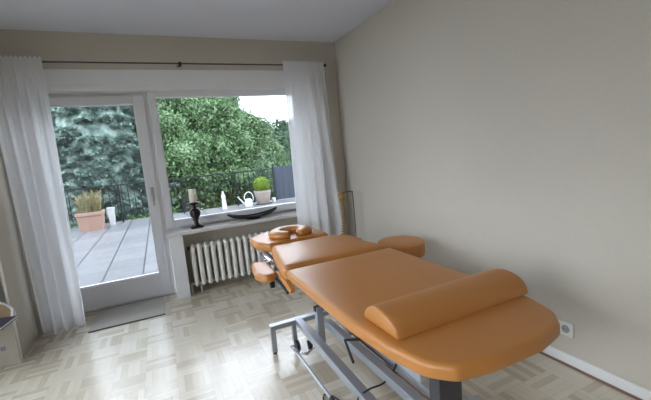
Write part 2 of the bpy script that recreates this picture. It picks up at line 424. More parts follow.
def curtain(name, x0t, x1t, x0b, x1b, y, z1, z0, nf, seed, label, gather=0):
    rnd = random.Random(seed); NX, NZ = 240, 44
    ph = [rnd.uniform(0, 6.28) for _ in range(8)]; am = [rnd.uniform(.5, 1.0) for _ in range(8)]
    bm = bmesh.new(); G = []
    for j in range(NZ+1):
        t = j/NZ; z = z1+(z0-z1)*t
        row = []
        for i in range(NX+1):
            s = i/NX
            ss = s+.012*math.sin(2*PI*2.3*s+ph[0])*t
            x = (x0t+(x1t-x0t)*ss)*(1-t)+(x0b+(x1b-x0b)*ss)*t
            A = (.010+.06*min(1, t*1.5))*(.55+.45*math.sin(2*PI*.8*s+ph[7]+.5*t))
            q = nf*(s+.02*math.sin(7*s+ph[1]+1.2*t))
            f = math.sin(2*PI*q+ph[2]+.8*math.sin(2.2*t+ph[0])) + .45*math.sin(2*PI*q*.47+ph[3]+t*1.6) + .35*math.sin(2*PI*nf*3.3*s+ph[4])*(1-t)**3
            yy = y+A*f + .012*math.sin(3*t+ph[5])
            x += .006*math.cos(2*PI*q+ph[2])*t*1.5
            zz = z
            if j >= NZ-1: zz = z0+.012*(1+math.sin(2*PI*q*.7+ph[6]))
            if j < 3: yy = y-.020+.25*(yy-y)
            if j == 0: zz = z1+.008*math.sin(2*PI*nf*3*s)
            row.append(bm.verts.new((x, yy, zz)))
        G.append(row)
    for j in range(NZ):
        for i in range(NX): bm.faces.new((G[j][i], G[j][i+1], G[j+1][i+1], G[j+1][i]))
    o = link(name, bm, M['curtain'], None, smooth=True, angle=180)
    tag(o, label, 'curtain', 'sheer white curtains')
    return o
curtain('curtain', -1.075, -.70, -1.04, -.72, 3.62, 2.237, .02, 4.2, 3, 'sheer white curtain hanging left of the glass door, down to the parquet')
curtain('curtain', 1.275, 1.72, 1.235, 1.83, 3.62, 2.237, .02, 4.6, 11, 'sheer white curtain hanging at the right of the window, behind the table')

# ------------------------------------------------------------------ doormat
mt = tag(empty('doormat', (-.405, 3.735, 0)), 'grey flat doormat with dark edge in front of the glass door', 'doormat')
link('pile', B(-.293, -.235, .0, .293, .245, .008, bev=.002), M['mat'], mt)
link('binding', B(-.296, -.248, .0, .296, -.235, .009, bev=.002), M['matedge'], mt)

# ------------------------------------------------------------------ sill objects
ch = tag(empty('candle_holder', (.285, 3.88, .668)), 'black turned wooden candle holder on the window sill', 'candle holder')
b = bmesh.new(); box(b, -.062, -.045, 0, .062, .045, .022, bev=.006); link('base', b, M['blackwood'], ch)
b = bmesh.new(); lathe(b, [(.05, .02), (.046, .034), (.026, .046), (.020, .066), (.030, .080), (.034, .088), (.030, .098), (.046, .12), (.054, .15), (.052, .175), (.042, .192), (.026, .200), (.022, .212), (.024, .225)], seg=28)
link('stem', b, M['blackwood'], ch, smooth=True)
b = bmesh.new(); lathe(b, [(.024, .222), (.050, .236), (.058, .250), (.058, .258), (.046, .262), (.044, .255)], seg=28); link('drip_cup', b, M['blackwood'], ch, smooth=True)
cd = tag(empty('candle', (.285, 3.88, .928)), 'cream pillar candle standing on the black wooden holder', 'candle')
b = bmesh.new(); lathe(b, [(.034, 0), (.036, .004), (.036, .124), (.033, .130), (.026, .128), (.0, .124)], seg=24); link('wax', b, M['wax'], cd, smooth=True)
b = bmesh.new(); tube(b, [(0, 0, .123), (.001, 0, .134), (.004, 0, .140)], .0015, 6); link('wick', b, M['black'], cd)
# boat shaped bowl
bw = tag(empty('decorative_bowl', (.865, 3.885, .668)), 'long black boat-shaped dish on the window sill', 'bowl')
b = bmesh.new(); NU, NV = 40, 10; G = []
for sgn in (0, 1):
    rows = []
    for i in range(NU+1):
        u = -1+2*i/NU; half = .085*(1-abs(u)**2.2)+.003; hgt = .032+.052*abs(u)**2; row = []
        for j in range(NV+1):
            vv = -1+2*j/NV
            zb = .012 + (hgt-.012)*(abs(u)**2.2)*.85
            z = zb + (hgt-zb)*(vv*vv) + (.007 if sgn else 0)
            row.append(b.verts.new((u*.27, vv*half*(1 if not sgn else .95), z)))
        rows.append(row)
    G.append(rows)
for rows in G:
    for i in range(NU):
        for j in range(NV): b.faces.new((rows[i][j], rows[i+1][j], rows[i+1][j+1], rows[i][j+1]))
for i in range(NU):
    for j in (0, NV): b.faces.new((G[0][i][j], G[0][i+1][j], G[1][i+1][j], G[1][i][j]))
link('dish', b, M['blackwood'], bw, smooth=True)
b = bmesh.new(); lathe(b, [(.05, 0), (.052, .006), (.04, .016)], seg=24); bmesh.ops.scale(b, vec=(1.5, .8, 1), verts=b.verts); link('foot', b, M['blackwood'], bw, smooth=True)

# ------------------------------------------------------------------ MASSAGE TABLE
T = tag(empty('massage_table', (.905, 1.5, 0)), 'massage table with tan vinyl padding on a silver steel lift frame', 'massage table')
TX, TY = .905, 1.5
def loc(poly): return [(x-TX, y-TY) for x, y in poly]
ZT = .683
# long leg section with rounded foot end
main = [(.562, 1.885), (.562, 1.15), (.580, .93), (.615, .79), (.675, .728), (.80, .706), (1.0, .706), (1.125, .735), (1.192, .80), (1.232, .92), (1.248, 1.15), (1.248, 1.885)]
p = fillet(main, [.02, .3, .1, .08, .06, .1, .1, .08, .08, .1, .3, .02], 4)
b = bmesh.new(); pad(b, loc(p), ZT-.052, ZT, r=.020, crown=.003, rb=.014)
link('leg_cushion', b, M['vinyl'], T, smooth=True, angle=50)
# middle section, slightly raised towards its front roll
mid = [(.655, 2.50), (.60, 2.2), (.555, 1.91), (1.255, 1.91), (1.21, 2.2), (1.155, 2.50)]
p = fillet(mid, [.03, .5, .05, .05, .5, .03], 6)
zf = lambda x, y: .012*max(0, 1-abs(y+TY-2.02)/.3)
b = bmesh.new(); pad(b, loc(p), ZT-.085, ZT+.0, r=.038, crown=.004, zf=zf, rb=.02)
link('back_cushion', b, M['vinyl'], T, smooth=True, angle=50)
# head section
hd = [(.655, 2.53), (.59, 2.66), (.575, 2.86), (.72, 2.99), (1.00, 2.99), (1.12, 2.88), (1.14, 2.68), (1.13, 2.53)]
p = fillet(hd, [.03, .12, .14, .14, .14, .14, .12, .03], 6)
b = bmesh.new(); pad(b, loc(p), ZT-.06, ZT+.005, r=.028, crown=.004)
link('head_cushion', b, M['vinyl'], T, smooth=True, angle=50)
# horseshoe face rest
b = bmesh.new(); K = 30
pts = []; rr = []
for k in range(K+1):
    a = math.radians(-74+(328)*k/K)   # open towards the front
    pts.append((.118*math.cos(a), .10*math.sin(a), 0)); rr.append(.056*min(1, .55+.45*math.sin(PI*min(1, min(k, K-k)/4+.2)/2 if min(k, K-k) < 4 else PI/2)))
tube(b, pts, rr, 14)
bmesh.ops.scale(b, vec=(1, 1, .62), verts=b.verts)
bmesh.ops.translate(b, vec=(.875-TX, 2.70-TY, ZT+.026), verts=b.verts)
link('face_rest', b, M['vinyl'], T, smooth=True, angle=80)
# arm rests
for sgn in (-1, 1):
    cx = .905+sgn*(.385 if sgn < 0 else .36); oy = 0 if sgn < 0 else .17
    ar = [(cx-sgn*.06, 2.12), (cx+sgn*.02, 2.08), (cx+sgn*.065, 2.20), (cx+sgn*.03, 2.46), (cx-sgn*.07, 2.42)]
    p = fillet([(x_, y_+oy) for x_, y_ in ar], [.03, .07, .12, .06, .03], 5)
    b = bmesh.new(); zt = .605 if sgn < 0 else .64
    pad(b, loc(p), zt-.05, zt, r=.022, crown=.003); 
    a_ = link('arm_rest', b, M['vinyl'], T, smooth=True, angle=50)
    g = bmesh.new(); bar(g, (cx-TX-sgn*.03, 2.28+oy-TY, zt-.055), (cx-TX-sgn*.20, 2.28+oy-TY, zt-.055), .03, .02)
    link('arm_bracket', g, M['steel'], a_)
f = bmesh.new()
q = [(2.12, .612), (1.93, .600), (1.86, .575), (1.88, .548), (2.0, .568)]
va = [f.verts.new((.572-TX, y-TY, z)) for y, z in q]; vb = [f.verts.new((.597-TX, y-TY, z)) for y, z in q]
f.faces.new(va); f.faces.new(vb[::-1])
for k in range(5): f.faces.new((va[k], va[(k+1) % 5], vb[(k+1) % 5], vb[k]))
link('side_flap', f, M['vinyl'], T)
# upper frame
f = bmesh.new()
for x in (.66, 1.15):
    bar(f, (x-TX, .86-TY, .585), (x-TX, 1.86-TY, .585), .03, .035)
    bar(f, (x-TX, 1.93-TY, .578), (x-TX, 2.90-TY, .578), .03, .03)
for y in (.95, 1.4, 1.86, 1.95, 2.45, 2.85): bar(f, (.66-TX, y-TY, .585), (1.15-TX, y-TY, .585), .03, .03)
link('top_frame', f, M['steel'], T)
# head hinge ratchet seen at the left
f = bmesh.new()
for y in (2.36, 2.42, 2.48):
    tube(f, [(.575-TX, y-TY, .60), (.63-TX, y-TY, .60)], .016, 10)
bar(f, (.60-TX, 2.33-TY, .615), (.60-TX, 2.60-TY, .615), .012, .022)
link('hinge', f, M['chrome'], T, smooth=True)
f = bmesh.new(); tube(f, [(.53-TX, 2.14-TY, .53), (.555-TX, 2.14-TY, .53)], .024, 16); link('clamp_knob', f, M['black'], T, smooth=True)
f = bmesh.new(); tube(f, [(.555-TX, 2.14-TY, .53), (.62-TX, 2.14-TY, .53), (.66-TX, 2.14-TY, .575)], .009, 8); link('knob_bolt', f, M['chrome'], T, smooth=True)
f = bmesh.new(); tube(f, [(.56-TX, 2.10-TY, .575), (.575-TX, 2.03-TY, .545), (.585-TX, 1.97-TY, .515)], .008, 8); link('release_lever', f, M['black'], T, smooth=True)
f = bmesh.new(); tube(f, [(.56-TX, 2.14-TY, .58), (.565-TX, 2.09-TY, .52)], .008, 8); link('lever_rod', f, M['chrome'], T, smooth=True)
# base
ZB = .185
f = bmesh.new()
bar(f, (.53-TX, 2.29-TY, ZB), (1.27-TX, 2.29-TY, ZB), .05, .032)
link('cross_bar', f, M['steel'], T)
f = bmesh.new(); bar(f, (.60-TX, 1.0-TY, ZB-.1), (1.12-TX, 1.0-TY, ZB-.1), .05, .05); link('cross_bar', f, M['steel'], T)
for x, y in ((.548, 2.29), (1.255, 2.29)):
    f = bmesh.new(); box(f, x-.017-TX, y-.017-TY, .015, x+.017-TX, y+.017-TY, ZB-.01, bev=.003)
    lg = link('leg', f, M['steel'], T)
    f = bmesh.new(); tube(f, [(x-TX, y-TY, 0), (x-TX, y-TY, .018)], .014, 12); link('rubber_foot', f, M['black'], lg)
for x, y in ((.62, 1.0), (1.10, 1.0)):
    f = bmesh.new(); tube(f, [(x-TX, y-TY, 0), (x-TX, y-TY, ZB-.12)], .02, 12); link('leg', f, M['black'], T)
for x in (.73, 1.08):
    f = bmesh.new(); bar(f, (x-TX, 2.29-TY, ZB), (x-TX, 2.0-TY, ZB-.01), .045, .04); bar(f, (x-TX, 2.06-TY, ZB-.0), (x-TX, .95-TY, ZB-.04), .05, .05)
    link('base_beam', f, M['steel'], T)
# vertical posts
for x in (.80, 1.01):
    f = bmesh.new(); box(f, x-.022-TX, 2.04-TY, .10, x+.022-TX, 2.085-TY, .35, bev=.003)
    link('post', f, M['steel'], T)
f = bmesh.new(); bar(f, (.77-TX, 2.0625-TY, .335), (1.04-TX, 2.0625-TY, .335), .03, .03); link('pivot_bar', f, M['rubber'], T)
# wheel pair & foot lever rod
for x in (.69, 1.12):
    f = bmesh.new(); bar(f, (x-TX, 2.27-TY, ZB), (x-TX, 2.27-TY, .05), .03, .03, up=(0, 1, 0)); lg = link('castor_fork', f, M['steel'], T)
    f = bmesh.new(); tube(f, [(x-.012-TX, 2.235-TY, .037), (x+.012-TX, 2.235-TY, .037)], .036, 20); link('wheel', f, M['rubber'], lg, smooth=True)
f = bmesh.new(); tube(f, [(.645-TX, 2.22-TY, .06), (.645-TX, 1.60-TY, .055)], .009, 10); fr = link('foot_bar', f, M['steel'], T, smooth=True)
f = bmesh.new(); tube(f, [(.645-TX, 1.61-TY, .055), (.645-TX, 1.56-TY, .053)], .013, 10); link('end_grip', f, M['black'], fr, smooth=True)
f = bmesh.new(); tube(f, [(.645-TX, 2.20-TY, .06), (.66-TX, 2.12-TY, .05), (.70-TX, 2.08-TY, .05), (.75-TX, 2.10-TY, .065), (.775-TX, 2.10-TY, .10)], .011, 10); br = link('lever_arm', f, M['chrome'], T, smooth=True)
f = bmesh.new(); tube(f, [(.735-TX, 2.10-TY, .06), (.735-TX, 2.12-TY, .115)], .016, 10); link('lever_joint', f, M['black'], br, smooth=True)
# lifting arms (parallelogram) and column
for x in (.845, .935):
    f = bmesh.new(); bar(f, (x-TX, 2.04-TY, .235), (x-TX, .98-TY, .245), .045, .045)
    link('lift_arm', f, M['steel'], T)
f = bmesh.new(); tube(f, [(.888-TX, 1.95-TY, .20), (.888-TX, 1.45-TY, .215)], .018, 14); link('motor_housing', f, M['rubber'], T, smooth=True)
f = bmesh.new(); tube(f, [(.888-TX, 1.45-TY, .235), (.888-TX, 1.0-TY, .25)], .013, 10); link('motor_rod', f, M['chrome'], T, smooth=True)
f = bmesh.new(); bar(f, (.96-TX, 1.10-TY, .24), (.96-TX, 1.08-TY, .575), .04, .05, up=(0, 1, 0))
bar(f, (.82-TX, 1.0-TY, .26), (1.045-TX, 1.0-TY, .26), .05, .05)
link('lift_bracket', f, M['steel'], T)
f = bmesh.new(); bar(f, (.885-TX, 1.03-TY, .27), (.885-TX, 1.02-TY, .575), .11, .06, up=(0, 1, 0)); link('column', f, M['rubber'], T)
f = bmesh.new(); tube(f, [(.85-TX, 1.62-TY, .31), (.775-TX, 1.66-TY, .31), (.745-TX, 1.52-TY, .265)], .0075, 10); link('crank_handle', f, M['black'], T, smooth=True)
f = bmesh.new()
cp = [(.93, 1.42, .30), (.90, 1.38, .27), (.82, 1.36, .225), (.74, 1.38, .205), (.705, 1.42, .15), (.70, 1.45, .06), (.72, 1.56, .010), (.66, 1.72, .008), (.60, 1.60, .008), (.56, 1.40, .008), (.62, 1.20, .008), (.90, 1.05, .008), (1.15, 1.08, .008), (1.28, 1.10, .012)]
def smoothpts(ps, n=6):
    ps = [Vector(q) for q in ps]; out = []
    for i in range(len(ps)-1):
        p0 = ps[max(i-1, 0)]; p1 = ps[i]; p2 = ps[i+1]; p3 = ps[min(i+2, len(ps)-1)]
        for k in range(n):
            t = k/n
            out.append(.5*((2*p1)+(-p0+p2)*t+(2*p0-5*p1+4*p2-p3)*t*t+(-p0+3*p1-3*p2+p3)*t**3))
    return out+[ps[-1]]
tube(f, smoothpts([(x-TX, y-TY, z) for x, y, z in cp]), .0045, 7)
link('power_cable', f, M['black'], T, smooth=True)

# bolster on the table
bo = bmesh.new()
D = []
for k in range(17):
    a = PI*k/16; D.append((.104*math.cos(a), .070*math.sin(a)**.9))
D = [(-y, z) for y, z in D]
prof = []
nD = 17
L = .634; xs = [0, .004, .012, .03] + [L*k/12 for k in range(1, 12)] + [L-.03, L-.012, L-.004, L]
ins = [.014, .005, .001, 0]+[0]*11+[0, .001, .005, .014]
rings = []
for x, i_ in zip(xs, ins):
    sc = 1-i_/.1
    rings.append([bo.verts.new((x, y*sc, max(0.0, .037+(z-.037)*sc))) for y, z in D])
for a, c in zip(rings[:-1], rings[1:]):
    for k in range(nD): bo.faces.new((a[k], a[(k+1) % nD], c[(k+1) % nD], c[k]))
bo.faces.new(rings[0]); bo.faces.new(rings[-1][::-1])
o = link('bolster', bo, M['vinyl'], None, smooth=True, angle=55)
o.location = (.614, 1.032, ZT+.0035); o.rotation_euler = (0, 0, math.radians(1))
tag(o, 'tan vinyl half-round bolster lying across the foot end of the massage table', 'bolster')

# foot pedal on the floor at the right
fp = tag(empty('foot_pedal', (1.52, 1.07, 0), .3), 'small black foot pedal on the parquet right of the massage table', 'foot pedal')
b = bmesh.new(); box(b, -.035, -.03, 0, .035, .03, .014, bev=.004); link('base', b, M['black'], fp)
b = bmesh.new(); tube(b, [(-.02, 0, .020), (.02, 0, .020)], .013, 14); link('pedal', b, M['rubber'], fp, smooth=True)

# ------------------------------------------------------------------ stool
st = tag(empty('rolling_stool', (1.622, 2.30, 0)), 'round tan vinyl stool between the massage table and the right wall', 'stool')
b = bmesh.new(); lathe(b, [(.15, .466), (.174, .468), (.180, .476), (.181, .49), (.181, .560), (.178, .569), (.170, .575), (.12, .579), (.06, .580), (.0, .580)], seg=48)
link('seat', b, M['vinyl'], st, smooth=True, angle=50)
b = bmesh.new(); lathe(b, [(.03, .08), (.03, .28), (.018, .285), (.018, .46), (.09, .466), (.09, .475)], seg=20); link('gas_column', b, M['chrome'], st, smooth=True)
for k in range(5):
    a = 2*PI*k/5+.3; c, s_ = math.cos(a), math.sin(a)
    b = bmesh.new(); bar(b, (0, 0, .095), (.20*c, .20*s_, .07), .03, .022); lg = link('leg', b, M['chrome'], st)
    b = bmesh.new(); tube(b, [(.20*c-.012*s_, .20*s_+.012*c, .026), (.20*c+.012*s_, .20*s_-.012*c, .026)], .025, 14); tube(b, [(.2*c, .2*s_, .045), (.2*c, .2*s_, .07)], .006, 8); link('castor', b, M['black'], lg, smooth=True)

# ------------------------------------------------------------------ spine model
sp = tag(empty('spine_model', (1.72, 3.36, 0)), 'tan model of a human spine hanging from a thin metal stand in the corner', 'anatomical model')
b = bmesh.new(); lathe(b, [(.095, 0), (.10, .008), (.095, .018), (.02, .022)], seg=28); link('stand_base', b, M['rod'], sp, smooth=True)
b = bmesh.new(); tube(b, [(.09, 0, .015), (.09, 0, .872), (.086, 0, .876), (-.045, 0, .876)], .0045, 8); link('stand_pole', b, M['rod'], sp, smooth=True)
b = bmesh.new(); lathe(b, [(.0, .80), (.014, .803), (.030, .815), (.036, .835), (.036, .855), (.028, .871), (.012, .879), (0, .88)], c=(-.045, 0, 0), seg=16)
bmesh.ops.scale(b, vec=(1, .8, 1), verts=b.verts); link('skull_base', b, M['bone'], sp, smooth=True)
b = bmesh.new(); tube(b, [(-.075, 0, .80), (-.015, 0, .80)], .006, 6); link('atlas', b, M['bone'], sp)
zz = .785; k = 0
vert = bmesh.new()
while zz > .17:
    t = (.785-zz)/.62
    xo = -.045+.016*math.sin(t*2*PI*1.05+.3)*(1)-.004
    r0 = .011+.011*t
    lathe(vert, [(r0*.85, -.009), (r0, -.006), (r0*.8, 0), (r0, .006), (r0*.85, .009)], c=(xo, 0, zz), seg=10)
    tube(vert, [(xo, 0, zz), (xo+.018+.008*t, .018, zz-.010)], [.006, .003], 6); tube(vert, [(xo-.02-.006*t, 0.004, zz), (xo+.02+.006*t, 0.004, zz)], .0035, 6)
    zz -= .0245+.006*t; k += 1
link('vertebrae', vert, M['bone'], sp, smooth=True)
b = bmesh.new()
for sg in (-1, 1):
    t = bmesh.new(); bmesh.ops.create_uvsphere(t, u_segments=14, v_segments=8, radius=1)
    bmesh.ops.scale(t, vec=(.05, .018, .055), verts=t.verts); bmesh.ops.rotate(t, matrix=Matrix.Rotation(sg*.5, 3, 'Y'), verts=t.verts)
    bmesh.ops.translate(t, vec=(-.045+sg*.04, 0, .13), verts=t.verts); me = bpy.data.meshes.new('t'); t.to_mesh(me); t.free(); b.from_mesh(me); bpy.data.meshes.remove(me)
link('pelvis', b, M['bone'], sp, smooth=True)

# ------------------------------------------------------------------ socket
so = tag(empty('wall_socket', (XR, 1.235, .213)), 'square white power socket low on the right wall', 'socket')
b = bmesh.new(); box(b, -.012, -.041, -.041, 0, .041, .041, bev=.003); link('cover_plate', b, M['socket'], so)
b = bmesh.new(); lathe(b, [(.0225, 0), (.0225, .002), (.021, .0025), (.020, .001), (0, .001)], seg=24)
bmesh.ops.rotate(b, matrix=Matrix.Rotation(-PI/2, 3, 'Y'), verts=b.verts); bmesh.ops.translate(b, vec=(-.012, 0, 0), verts=b.verts)
w_ = link('socket_well', b, M['socketin'], so, smooth=True)
b = bmesh.new()
for dy in (-.009, .009):
    tube(b, [(-.012, dy, 0), (-.0138, dy, 0)], .0028, 8)
link('contact_hole', b, M['black'], w_)

# ------------------------------------------------------------------ box + notebook (left edge)
bx = tag(empty('storage_box', (-1.36, 3.26, 0)), 'pale printed cardboard box with tan inside standing at the left edge', 'box')
X0, X1, Y0, Y1 = -.32, .280, -.037, .036
b = bmesh.new(); box(b, X0, Y0, 0, X1, Y0+.012, .335); fp_ = link('front_panel', b, M['box'], bx)
b = bmesh.new()
for i, (xa, xb, h0, h1) in enumerate(((.12, .145, .10, .16), (.155, .175, .13, .165), (.185, .215, .12, .15), (.06, .10, .09, .14))):
    box(b, xa, Y0-.0015, h0, xb, Y0, h1)
link('printed_label', b, M['print'], fp_)
def scoop(x0, x1, h0, h1, y, th):
    pts = [(x0, 0), (x1, 0), (x1, h0)]
    for k in range(0, 13):
        a = PI/2*k/12; pts.append((x1-.12+.12*math.cos(a), h1-.12+.12*math.sin(a)))
    pts.append((x0, h1)); return pts
b = bmesh.new()
pr = scoop(X0, X1, .30, .46, 0, 0)
va = [b.verts.new((x, Y1-.012, z)) for x, z in pr]; vb = [b.verts.new((x, Y1, z)) for x, z in pr]
b.faces.new(va); b.faces.new(vb[::-1])
for k in range(len(pr)): b.faces.new((va[k], va[(k+1) % len(pr)], vb[(k+1) % len(pr)], vb[k]))
link('back_panel', b, M['boxin'], bx)
b = bmesh.new()
pe = [Vector((x, Y1-.006, z)) for x, z in pr[2:]]
tube(b, pe, .009, 6); link('white_edge', b, M['white'], bx, smooth=True)
b = bmesh.new()
q = [(Y0+.012, 0), (Y1-.012, 0), (Y1-.012, .40), (Y0+.04, .36), (Y0+.012, .335)]
va = [b.verts.new((X1-.012, y, z)) for y, z in q]; vb = [b.verts.new((X1, y, z)) for y, z in q]
b.faces.new(va); b.faces.new(vb[::-1])
for k in range(5): b.faces.new((va[k], va[(k+1) % 5], vb[(k+1) % 5], vb[k]))
link('side_panel', b, M['white'], bx)
b = bmesh.new(); box(b, X0, Y0+.012, 0, X0+.012, Y1-.012, .335); box(b, X0+.012, Y0+.012, 0, X1-.012, Y1-.012, .01); link('bottom_panel', b, M['boxin'], bx)
nb = tag(empty('notebook', (-1.30, 3.175, .341), math.radians(-9)), 'dark navy notebook lying on top of the cardboard box', 'notebook')
b = bmesh.new(); box(b, -.14, -.13, .0, .255, .06, .004, bev=.001); box(b, -.14, -.13, .018, .255, .06, .022, bev=.001); box(b, -.144, -.13, 0, -.14, .06, .022); link('cover', b, M['book'], nb)
b = bmesh.new(); box(b, -.138, -.126, .004, .25, .056, .018); link('pages', b, M['paper'], nb)

# fill lamps added at the made-up left windows to brighten the room
ld = bpy.data.lights.new('side_fill', 'AREA'); ld.shape = 'RECTANGLE'; ld.size = 1.5; ld.size_y = 2.0; ld.energy = 18; ld.color = (.78, .88, 1)
lo = bpy.data.objects.new('side_fill', ld); COL.objects.link(lo); lo.location = (XL-.26, 2.25, 1.14); ld.spread = math.radians(125)
lo.rotation_euler = Vector((-1, 0, .8)).to_track_quat('Z', 'Y').to_euler()

ld = bpy.data.lights.new('back_fill', 'AREA'); ld.shape = 'RECTANGLE'; ld.size = .95; ld.size_y = 1.1; ld.energy = 33; ld.color = (.92, .96, 1)  # second added fill lamp, at the smaller made-up window
lo = bpy.data.objects.new('back_fill', ld); COL.objects.link(lo); lo.location = (XL-.26, -.25, 1.55); ld.spread = math.radians(100)
lo.rotation_euler = Vector((-1, -.25, 1.15)).to_track_quat('Z', 'Y').to_euler()

# ------------------------------------------------------------------ OUTSIDE
struct(link('terrace', B(-6, YO, -.35, 6.5, 11.15, -.02), M['deck']))
struct(link('door_threshold', B(RX0, 4.02, -.1, .01, YO, .012), M['sill']))
ow = bmesh.new(); box(ow, -7, YO-.05, -3, XL-.1, YO, 3); box(ow, XR+.12, YO-.05, -3, 7, YO, 3)
struct(link("outer_wall", ow, M["facade"]))
struct(link('ground', B(-60, -30, -3.3, 60, 90, -3.0), M['lawn']))
struct(link('sky_block_wall', B(-5.6, -4, -3, -5.4, YO, 1.5), M['facade']))  # unseen wall added to block low sky light at the left windows
struct(link('side_terrace', B(-5.5, -3, -.35, XL-.2, YO, -.02), M['deck']))

RY = 10.85
ra = tag(empty('balcony_railing', (0, RY, -.02)), 'dark metal railing of thin upright bars around the terrace', 'railing')
b = bmesh.new(); box(b, -5.8, -.02, .962, 3.2, .02, .995, bev=.003); link('top_rail', b, M['rail'], ra)
b = bmesh.new(); box(b, -5.8, -.012, .09, 3.2, .012, .105); link('bottom_rail', b, M['rail'], ra)
mb = None
x = -5.7; cnt = 0
while x < 3.2 and cnt < 90:
    if mb is None:
        b = bmesh.new(); box(b, -.010, -.006, .105, .010, .006, .965); o = link('baluster', b, M['rail'], ra); mb = o.data
    else:
        o = bpy.data.objects.new('baluster', mb); COL.objects.link(o); o.parent = ra
    o.location = (x, 0, 0); x += .145; cnt += 1
mb = None
for x in (-5.8, -4.0, -2.5, -.98, .52, 2.02, 3.2):
    if mb is None:
        b = bmesh.new(); box(b, -.018, -.018, 0, .018, .018, .965); o = link('post', b, M['rail'], ra); mb = o.data
    else:
        o = bpy.data.objects.new('post', mb); COL.objects.link(o); o.parent = ra
    o.location = (x, 0, 0)
# privacy screen
ps = tag(empty('privacy_screen', (3.9, RY-.02, -.02)), 'blue grey fabric privacy screen on the terrace railing at the right', 'screen')
b = bmesh.new(); NXs = 60
for i in range(NXs+1):
    xx = -.72+1.9*i/NXs
    for z in (.02, 1.03): b.verts.new((xx, .006*math.sin(i*1.1), z))
b.verts.ensure_lookup_table()
for i in range(NXs): b.faces.new((b.verts[2*i], b.verts[2*i+2], b.verts[2*i+3], b.verts[2*i+1]))
bmesh.ops.solidify(b, geom=b.faces[:], thickness=.006); link('fabric', b, M['screen'], ps, smooth=True)
for xx in (-.72, .2, 1.18):
    b = bmesh.new(); box(b, xx-.015, .01, 0, xx+.015, .04, 1.05); link('post', b, M['rail'], ps)

# planter with grasses
pl = tag(empty('planter', (-1.585, 10.25, -.02)), 'terracotta rectangular planter on the terrace by the railing', 'planter')
b = bmesh.new()
def frust(bm, w0, d0, z0, w1, d1, z1):
    v = [bm.verts.new((sx*w0/2, sy*d0/2, z0)) for sx, sy in ((-1, -1), (1, -1), (1, 1), (-1, 1))]+[bm.verts.new((sx*w1/2, sy*d1/2, z1)) for sx, sy in ((-1, -1), (1, -1), (1, 1), (-1, 1))]
    bm.faces.new(v[3::-1]); bm.faces.new(v[4:])
    for k in range(4): bm.faces.new((v[k], v[(k+1) % 4], v[4+(k+1) % 4], v[4+k]))
frust(b, .46, .40, 0, .52, .46, .36); link('pot_body', b, M['terracotta'], pl)
b = bmesh.new(); box(b, -.28, -.25, .36, .28, .25, .44, bev=.008); link('rim', b, M['terracotta'], pl)
b = bmesh.new(); box(b, -.25, -.22, .438, .25, .22, .446); link('soil', b, M['bark'], pl)
def blades(n, cx, cy, z0, rx, h, spread, seed, wid=.008):
    r = np.random.RandomState(seed); out = []
    for _ in range(n):
        a = r.uniform(0, 2*PI); x = cx+r.uniform(-1, 1)*rx; y = cy+r.uniform(-1, 1)*rx*.6; hh = h*r.uniform(.5, 1.1); sp_ = spread*r.uniform(.1, 1)*(1)
        dx, dy = math.cos(a), math.sin(a); px, py = -dy*wid, dx*wid
        p0 = np.array([x, y, z0]); p1 = np.array([x+dx*sp_*.35, y+dy*sp_*.35, z0+hh*.65]); p2 = np.array([x+dx*sp_, y+dy*sp_, z0+hh*r.uniform(.75, 1)])
        w_ = np.array([px, py, 0])
        out += [p0-w_, p0+w_, p1+w_, p1-w_, p1-w_, p1+w_, p2+w_*.3, p2-w_*.3]
    return np.array(out)
gr = quads_mesh('grasses', blades(230, 0, 0, .44, .24, .52, .40, 5, .006), 4, M['grass'], None)
gr.location = (-1.585, 10.25, -.02)
tag(gr, 'feathery yellow green ornamental grass growing in the terracotta planter', 'plant')
# white box planter beside
wp = tag(empty('white_planter', (-1.20, 10.66, -.02)), 'slim white planter box right of the terracotta planter', 'planter')
b = bmesh.new(); frust(b, .12, .12, 0, .16, .16, .42); link('pot_body', b, M['plasticwhite'], wp)
b = bmesh.new(); box(b, -.085, -.085, .41, .085, .085, .44, bev=.004); link('rim', b, M['plasticwhite'], wp)

def leaf_ball(n, R, size, seed, zs=1.0):
    r = np.random.RandomState(seed)
    v = r.normal(size=(n, 3)); v /= np.linalg.norm(v, axis=1)[:, None]
    P = v*R*r.uniform(.82, 1.03, (n, 1)); P[:, 2] *= zs
    return leaves(P, v, size, r)
def leaves(P, nrm, size, r, tilt=.8):
    n = len(P)
    nn = nrm + r.normal(size=(n, 3))*tilt; nn /= np.linalg.norm(nn, axis=1)[:, None]
    a = np.cross(nn, r.normal(size=(n, 3))); a /= np.linalg.norm(a, axis=1)[:, None]
    b_ = np.cross(nn, a); s = size*r.uniform(.6, 1.3, (n, 1))
    a = a*s; b_ = b_*s*.45
    Q = np.stack([P-a, P+b_-a*.1, P+a, P-b_-a*.1], axis=1)
    return Q.reshape(-1, 3)
